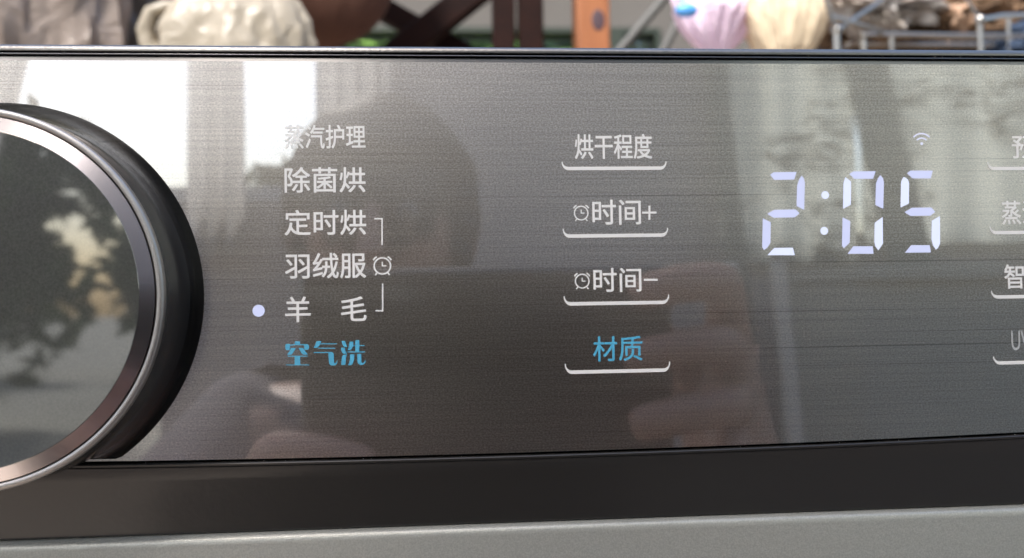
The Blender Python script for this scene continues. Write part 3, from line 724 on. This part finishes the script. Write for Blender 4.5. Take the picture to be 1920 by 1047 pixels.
pel = add((-.06, -.80, .27), .135); sp = add((-.06, -.80, .42), .125, pel); ch = add((-.065, -.72, .60), .14, sp); nk0 = add((-.07, -.655, .715), .065, ch)
nk = add((-.07, -.625, .775), .052, nk0); h0 = add((-.07, -.60, .835), .072, nk); h1 = add((-.07, -.59, .895), .080, h0); h2 = add((-.07, -.60, .945), .062, h1)
for s in (-1, 1):
    hip = add((-.06+s*.09, -.78, .25), .092, pel); kn_ = add((-.06+s*.17, -.47, .46), .062, hip); cf = add((-.06+s*.16, -.55, .27), .055, kn_)
    an = add((-.06+s*.14, -.64, .09), .038, cf); hl = add((-.06+s*.14, -.63, .045), .036, an); to = add((-.06+s*.15, -.50, .03), .026, hl)
    shd = add((-.065+s*.165, -.68, .665), .062, ch); el = add((-.02+s*.27, -.50, .56), .042, shd); fa = add((.0+s*.20, -.32, .67), .034, el)
    X = .012; dzh = 0 if s > 0 else -.060; V_n = len(V)
    wr = add((X+s*.120, -.225, ZC-.085), .025, fa); pm = add((X+s*.108, -.192, ZC-.055), (.018, .026), wr); 
    for k, dz in enumerate((.042, .018, -.006, -.028)):
        L = (.92, 1.0, .95, .78)[k]
        kx = X+s*.0945; a1 = add((kx+s*.004, -.168, ZC-.040+dz*.8), .0092, pm); a2 = add((kx-s*.004, -.147, ZC-.036+dz), .0086, a1)
        a3 = add((kx-s*(.004+.022*L), -.1405, ZC-.036+dz*1.02-.002), .0080, a2); a4 = add((kx-s*(.004+.042*L), -.1425, ZC-.036+dz-.006), .0070, a3)
    t1 = add((X+s*.090, -.186, ZC-.040), .011, pm); t2 = add((X+s*.080, -.182, ZC-.022), .0095, t1); t3 = add((X+s*.062, -.177, ZC-.012), .0085, t2)
    for q_ in range(V_n, len(V)): V[q_] = (V[q_][0]+(.010 if s < 0 else 0), V[q_][1], V[q_][2]+dzh)
skin('body', V, E_, Rd, M_skin, person)
# clothes follow the same joints
V, E_, Rd = [], [], []
a = add((-.06, -.80, .30), .148); b = add((-.06, -.80, .42), .140, a); c_ = add((-.065, -.72, .60), .155, b); d_ = add((-.07, -.665, .70), .082, c_)
for s in (-1, 1):
    e = add((-.065+s*.165, -.68, .665), .078, c_); f = add((-.02+s*.27, -.50, .56), .058, e); add((.0+s*.22, -.37, .64), .046, f)
skin('shirt', V, E_, Rd, M_shirt, person)
V, E_, Rd = [], [], []
a = add((-.06, -.80, .26), .150)
for s in (-1, 1):
    h = add((-.06+s*.09, -.78, .25), .108, a); k = add((-.06+s*.17, -.47, .46), .076, h); f = add((-.06+s*.16, -.55, .27), .068, k); add((-.06+s*.14, -.63, .11), .052, f)
skin('trousers', V, E_, Rd, M_trous, person)
for s in (-1, 1): skin('shoe', [(-.06+s*.14, -.655, .045), (-.06+s*.145, -.56, .040), (-.06+s*.15, -.47, .032)], [(0, 1), (1, 2)], [.046, .044, .036], M_black, person)
bm = bmesh.new(); bmesh.ops.create_icosphere(bm, subdivisions=4, radius=1)
for v in list(bm.verts):
    d = v.co.copy()
    if d.y > .28 and d.z < .42: v.co = d*.80
    elif d.z < -.55: v.co = d*.8
for v in bm.verts:
    k = 1+.05*noise.noise(v.co*4)+.03*noise.noise(v.co*11); v.co = Vector((v.co.x*.094, v.co.y*.105, v.co.z*.112))*k+Vector((-.07, -.605, .893))
obj('hair', bm, M_hair, person, True)
M_eyew = mat('eye_white', (.45, .44, .42), .35); M_iris = mat('dark_iris', (.02, .012, .008), .1); M_lip = mat('lips', (.42, .16, .13), .5)
for s in (-1, 1):
    bm = bmesh.new(); bmesh.ops.create_uvsphere(bm, u_segments=16, v_segments=10, radius=.0085, matrix=Matrix.Translation((-.07+s*.029, -.523, .885))); e = obj('eye', bm, M_eyew, person, True)
    bm = bmesh.new(); bmesh.ops.create_uvsphere(bm, u_segments=12, v_segments=8, radius=.0055, matrix=Matrix.Translation((-.07+s*.029, -.5125, .885))); obj('iris', bm, M_iris, e, True)
    bm = bmesh.new(); bmesh.ops.create_uvsphere(bm, u_segments=14, v_segments=10, radius=1, matrix=Matrix.Translation((-.07+s*.083, -.600, .875)) @ Matrix.Diagonal((.008, .016, .028, 1))); obj('ear', bm, M_skin, person, True)
bm = bmesh.new(); tube(bm, [(-.07, -.517, .890), (-.07, -.503, .868), (-.07, -.496, .853), (-.07, -.508, .846)], [.006, .009, .0125, .008], 12); obj('nose', bm, M_skin, person, True)
bm = bmesh.new(); tube(bm, [(-.095, -.527, .822), (-.082, -.518, .8235), (-.07, -.515, .823), (-.058, -.518, .8235), (-.045, -.527, .822)], [.003, .0055, .006, .0055, .003], 10); obj('mouth', bm, M_lip, person, True)
# phone
ph = empty('phone', (.012, -.16, ZC-.026)); tag(ph, 'black phone held in landscape in front of the control panel', 'phone')
M_phone = mat('phone_back', (.012, .012, .014), .15, Coat_Weight=1.0)
obj('phone_body', box(-.060, .084, -.1605, -.1525, ZC-.064, ZC+.013, .0035, 3), M_phone, ph, True)
obj('phone_screen', box(-.057, .081, -.1611, -.1606, ZC-.061, ZC+.010), mat('phone_screen', (.01, .01, .01), .05), ph)
bm = lathe([(.008, -.1522), (.008, -.1512), (.0068, -.1508), (0, -.1508)], 0, ZC, 40); obj('lens_ring', bm, mat('lens_ring', (.05, .05, .055), .2, 1.0), ph, True)
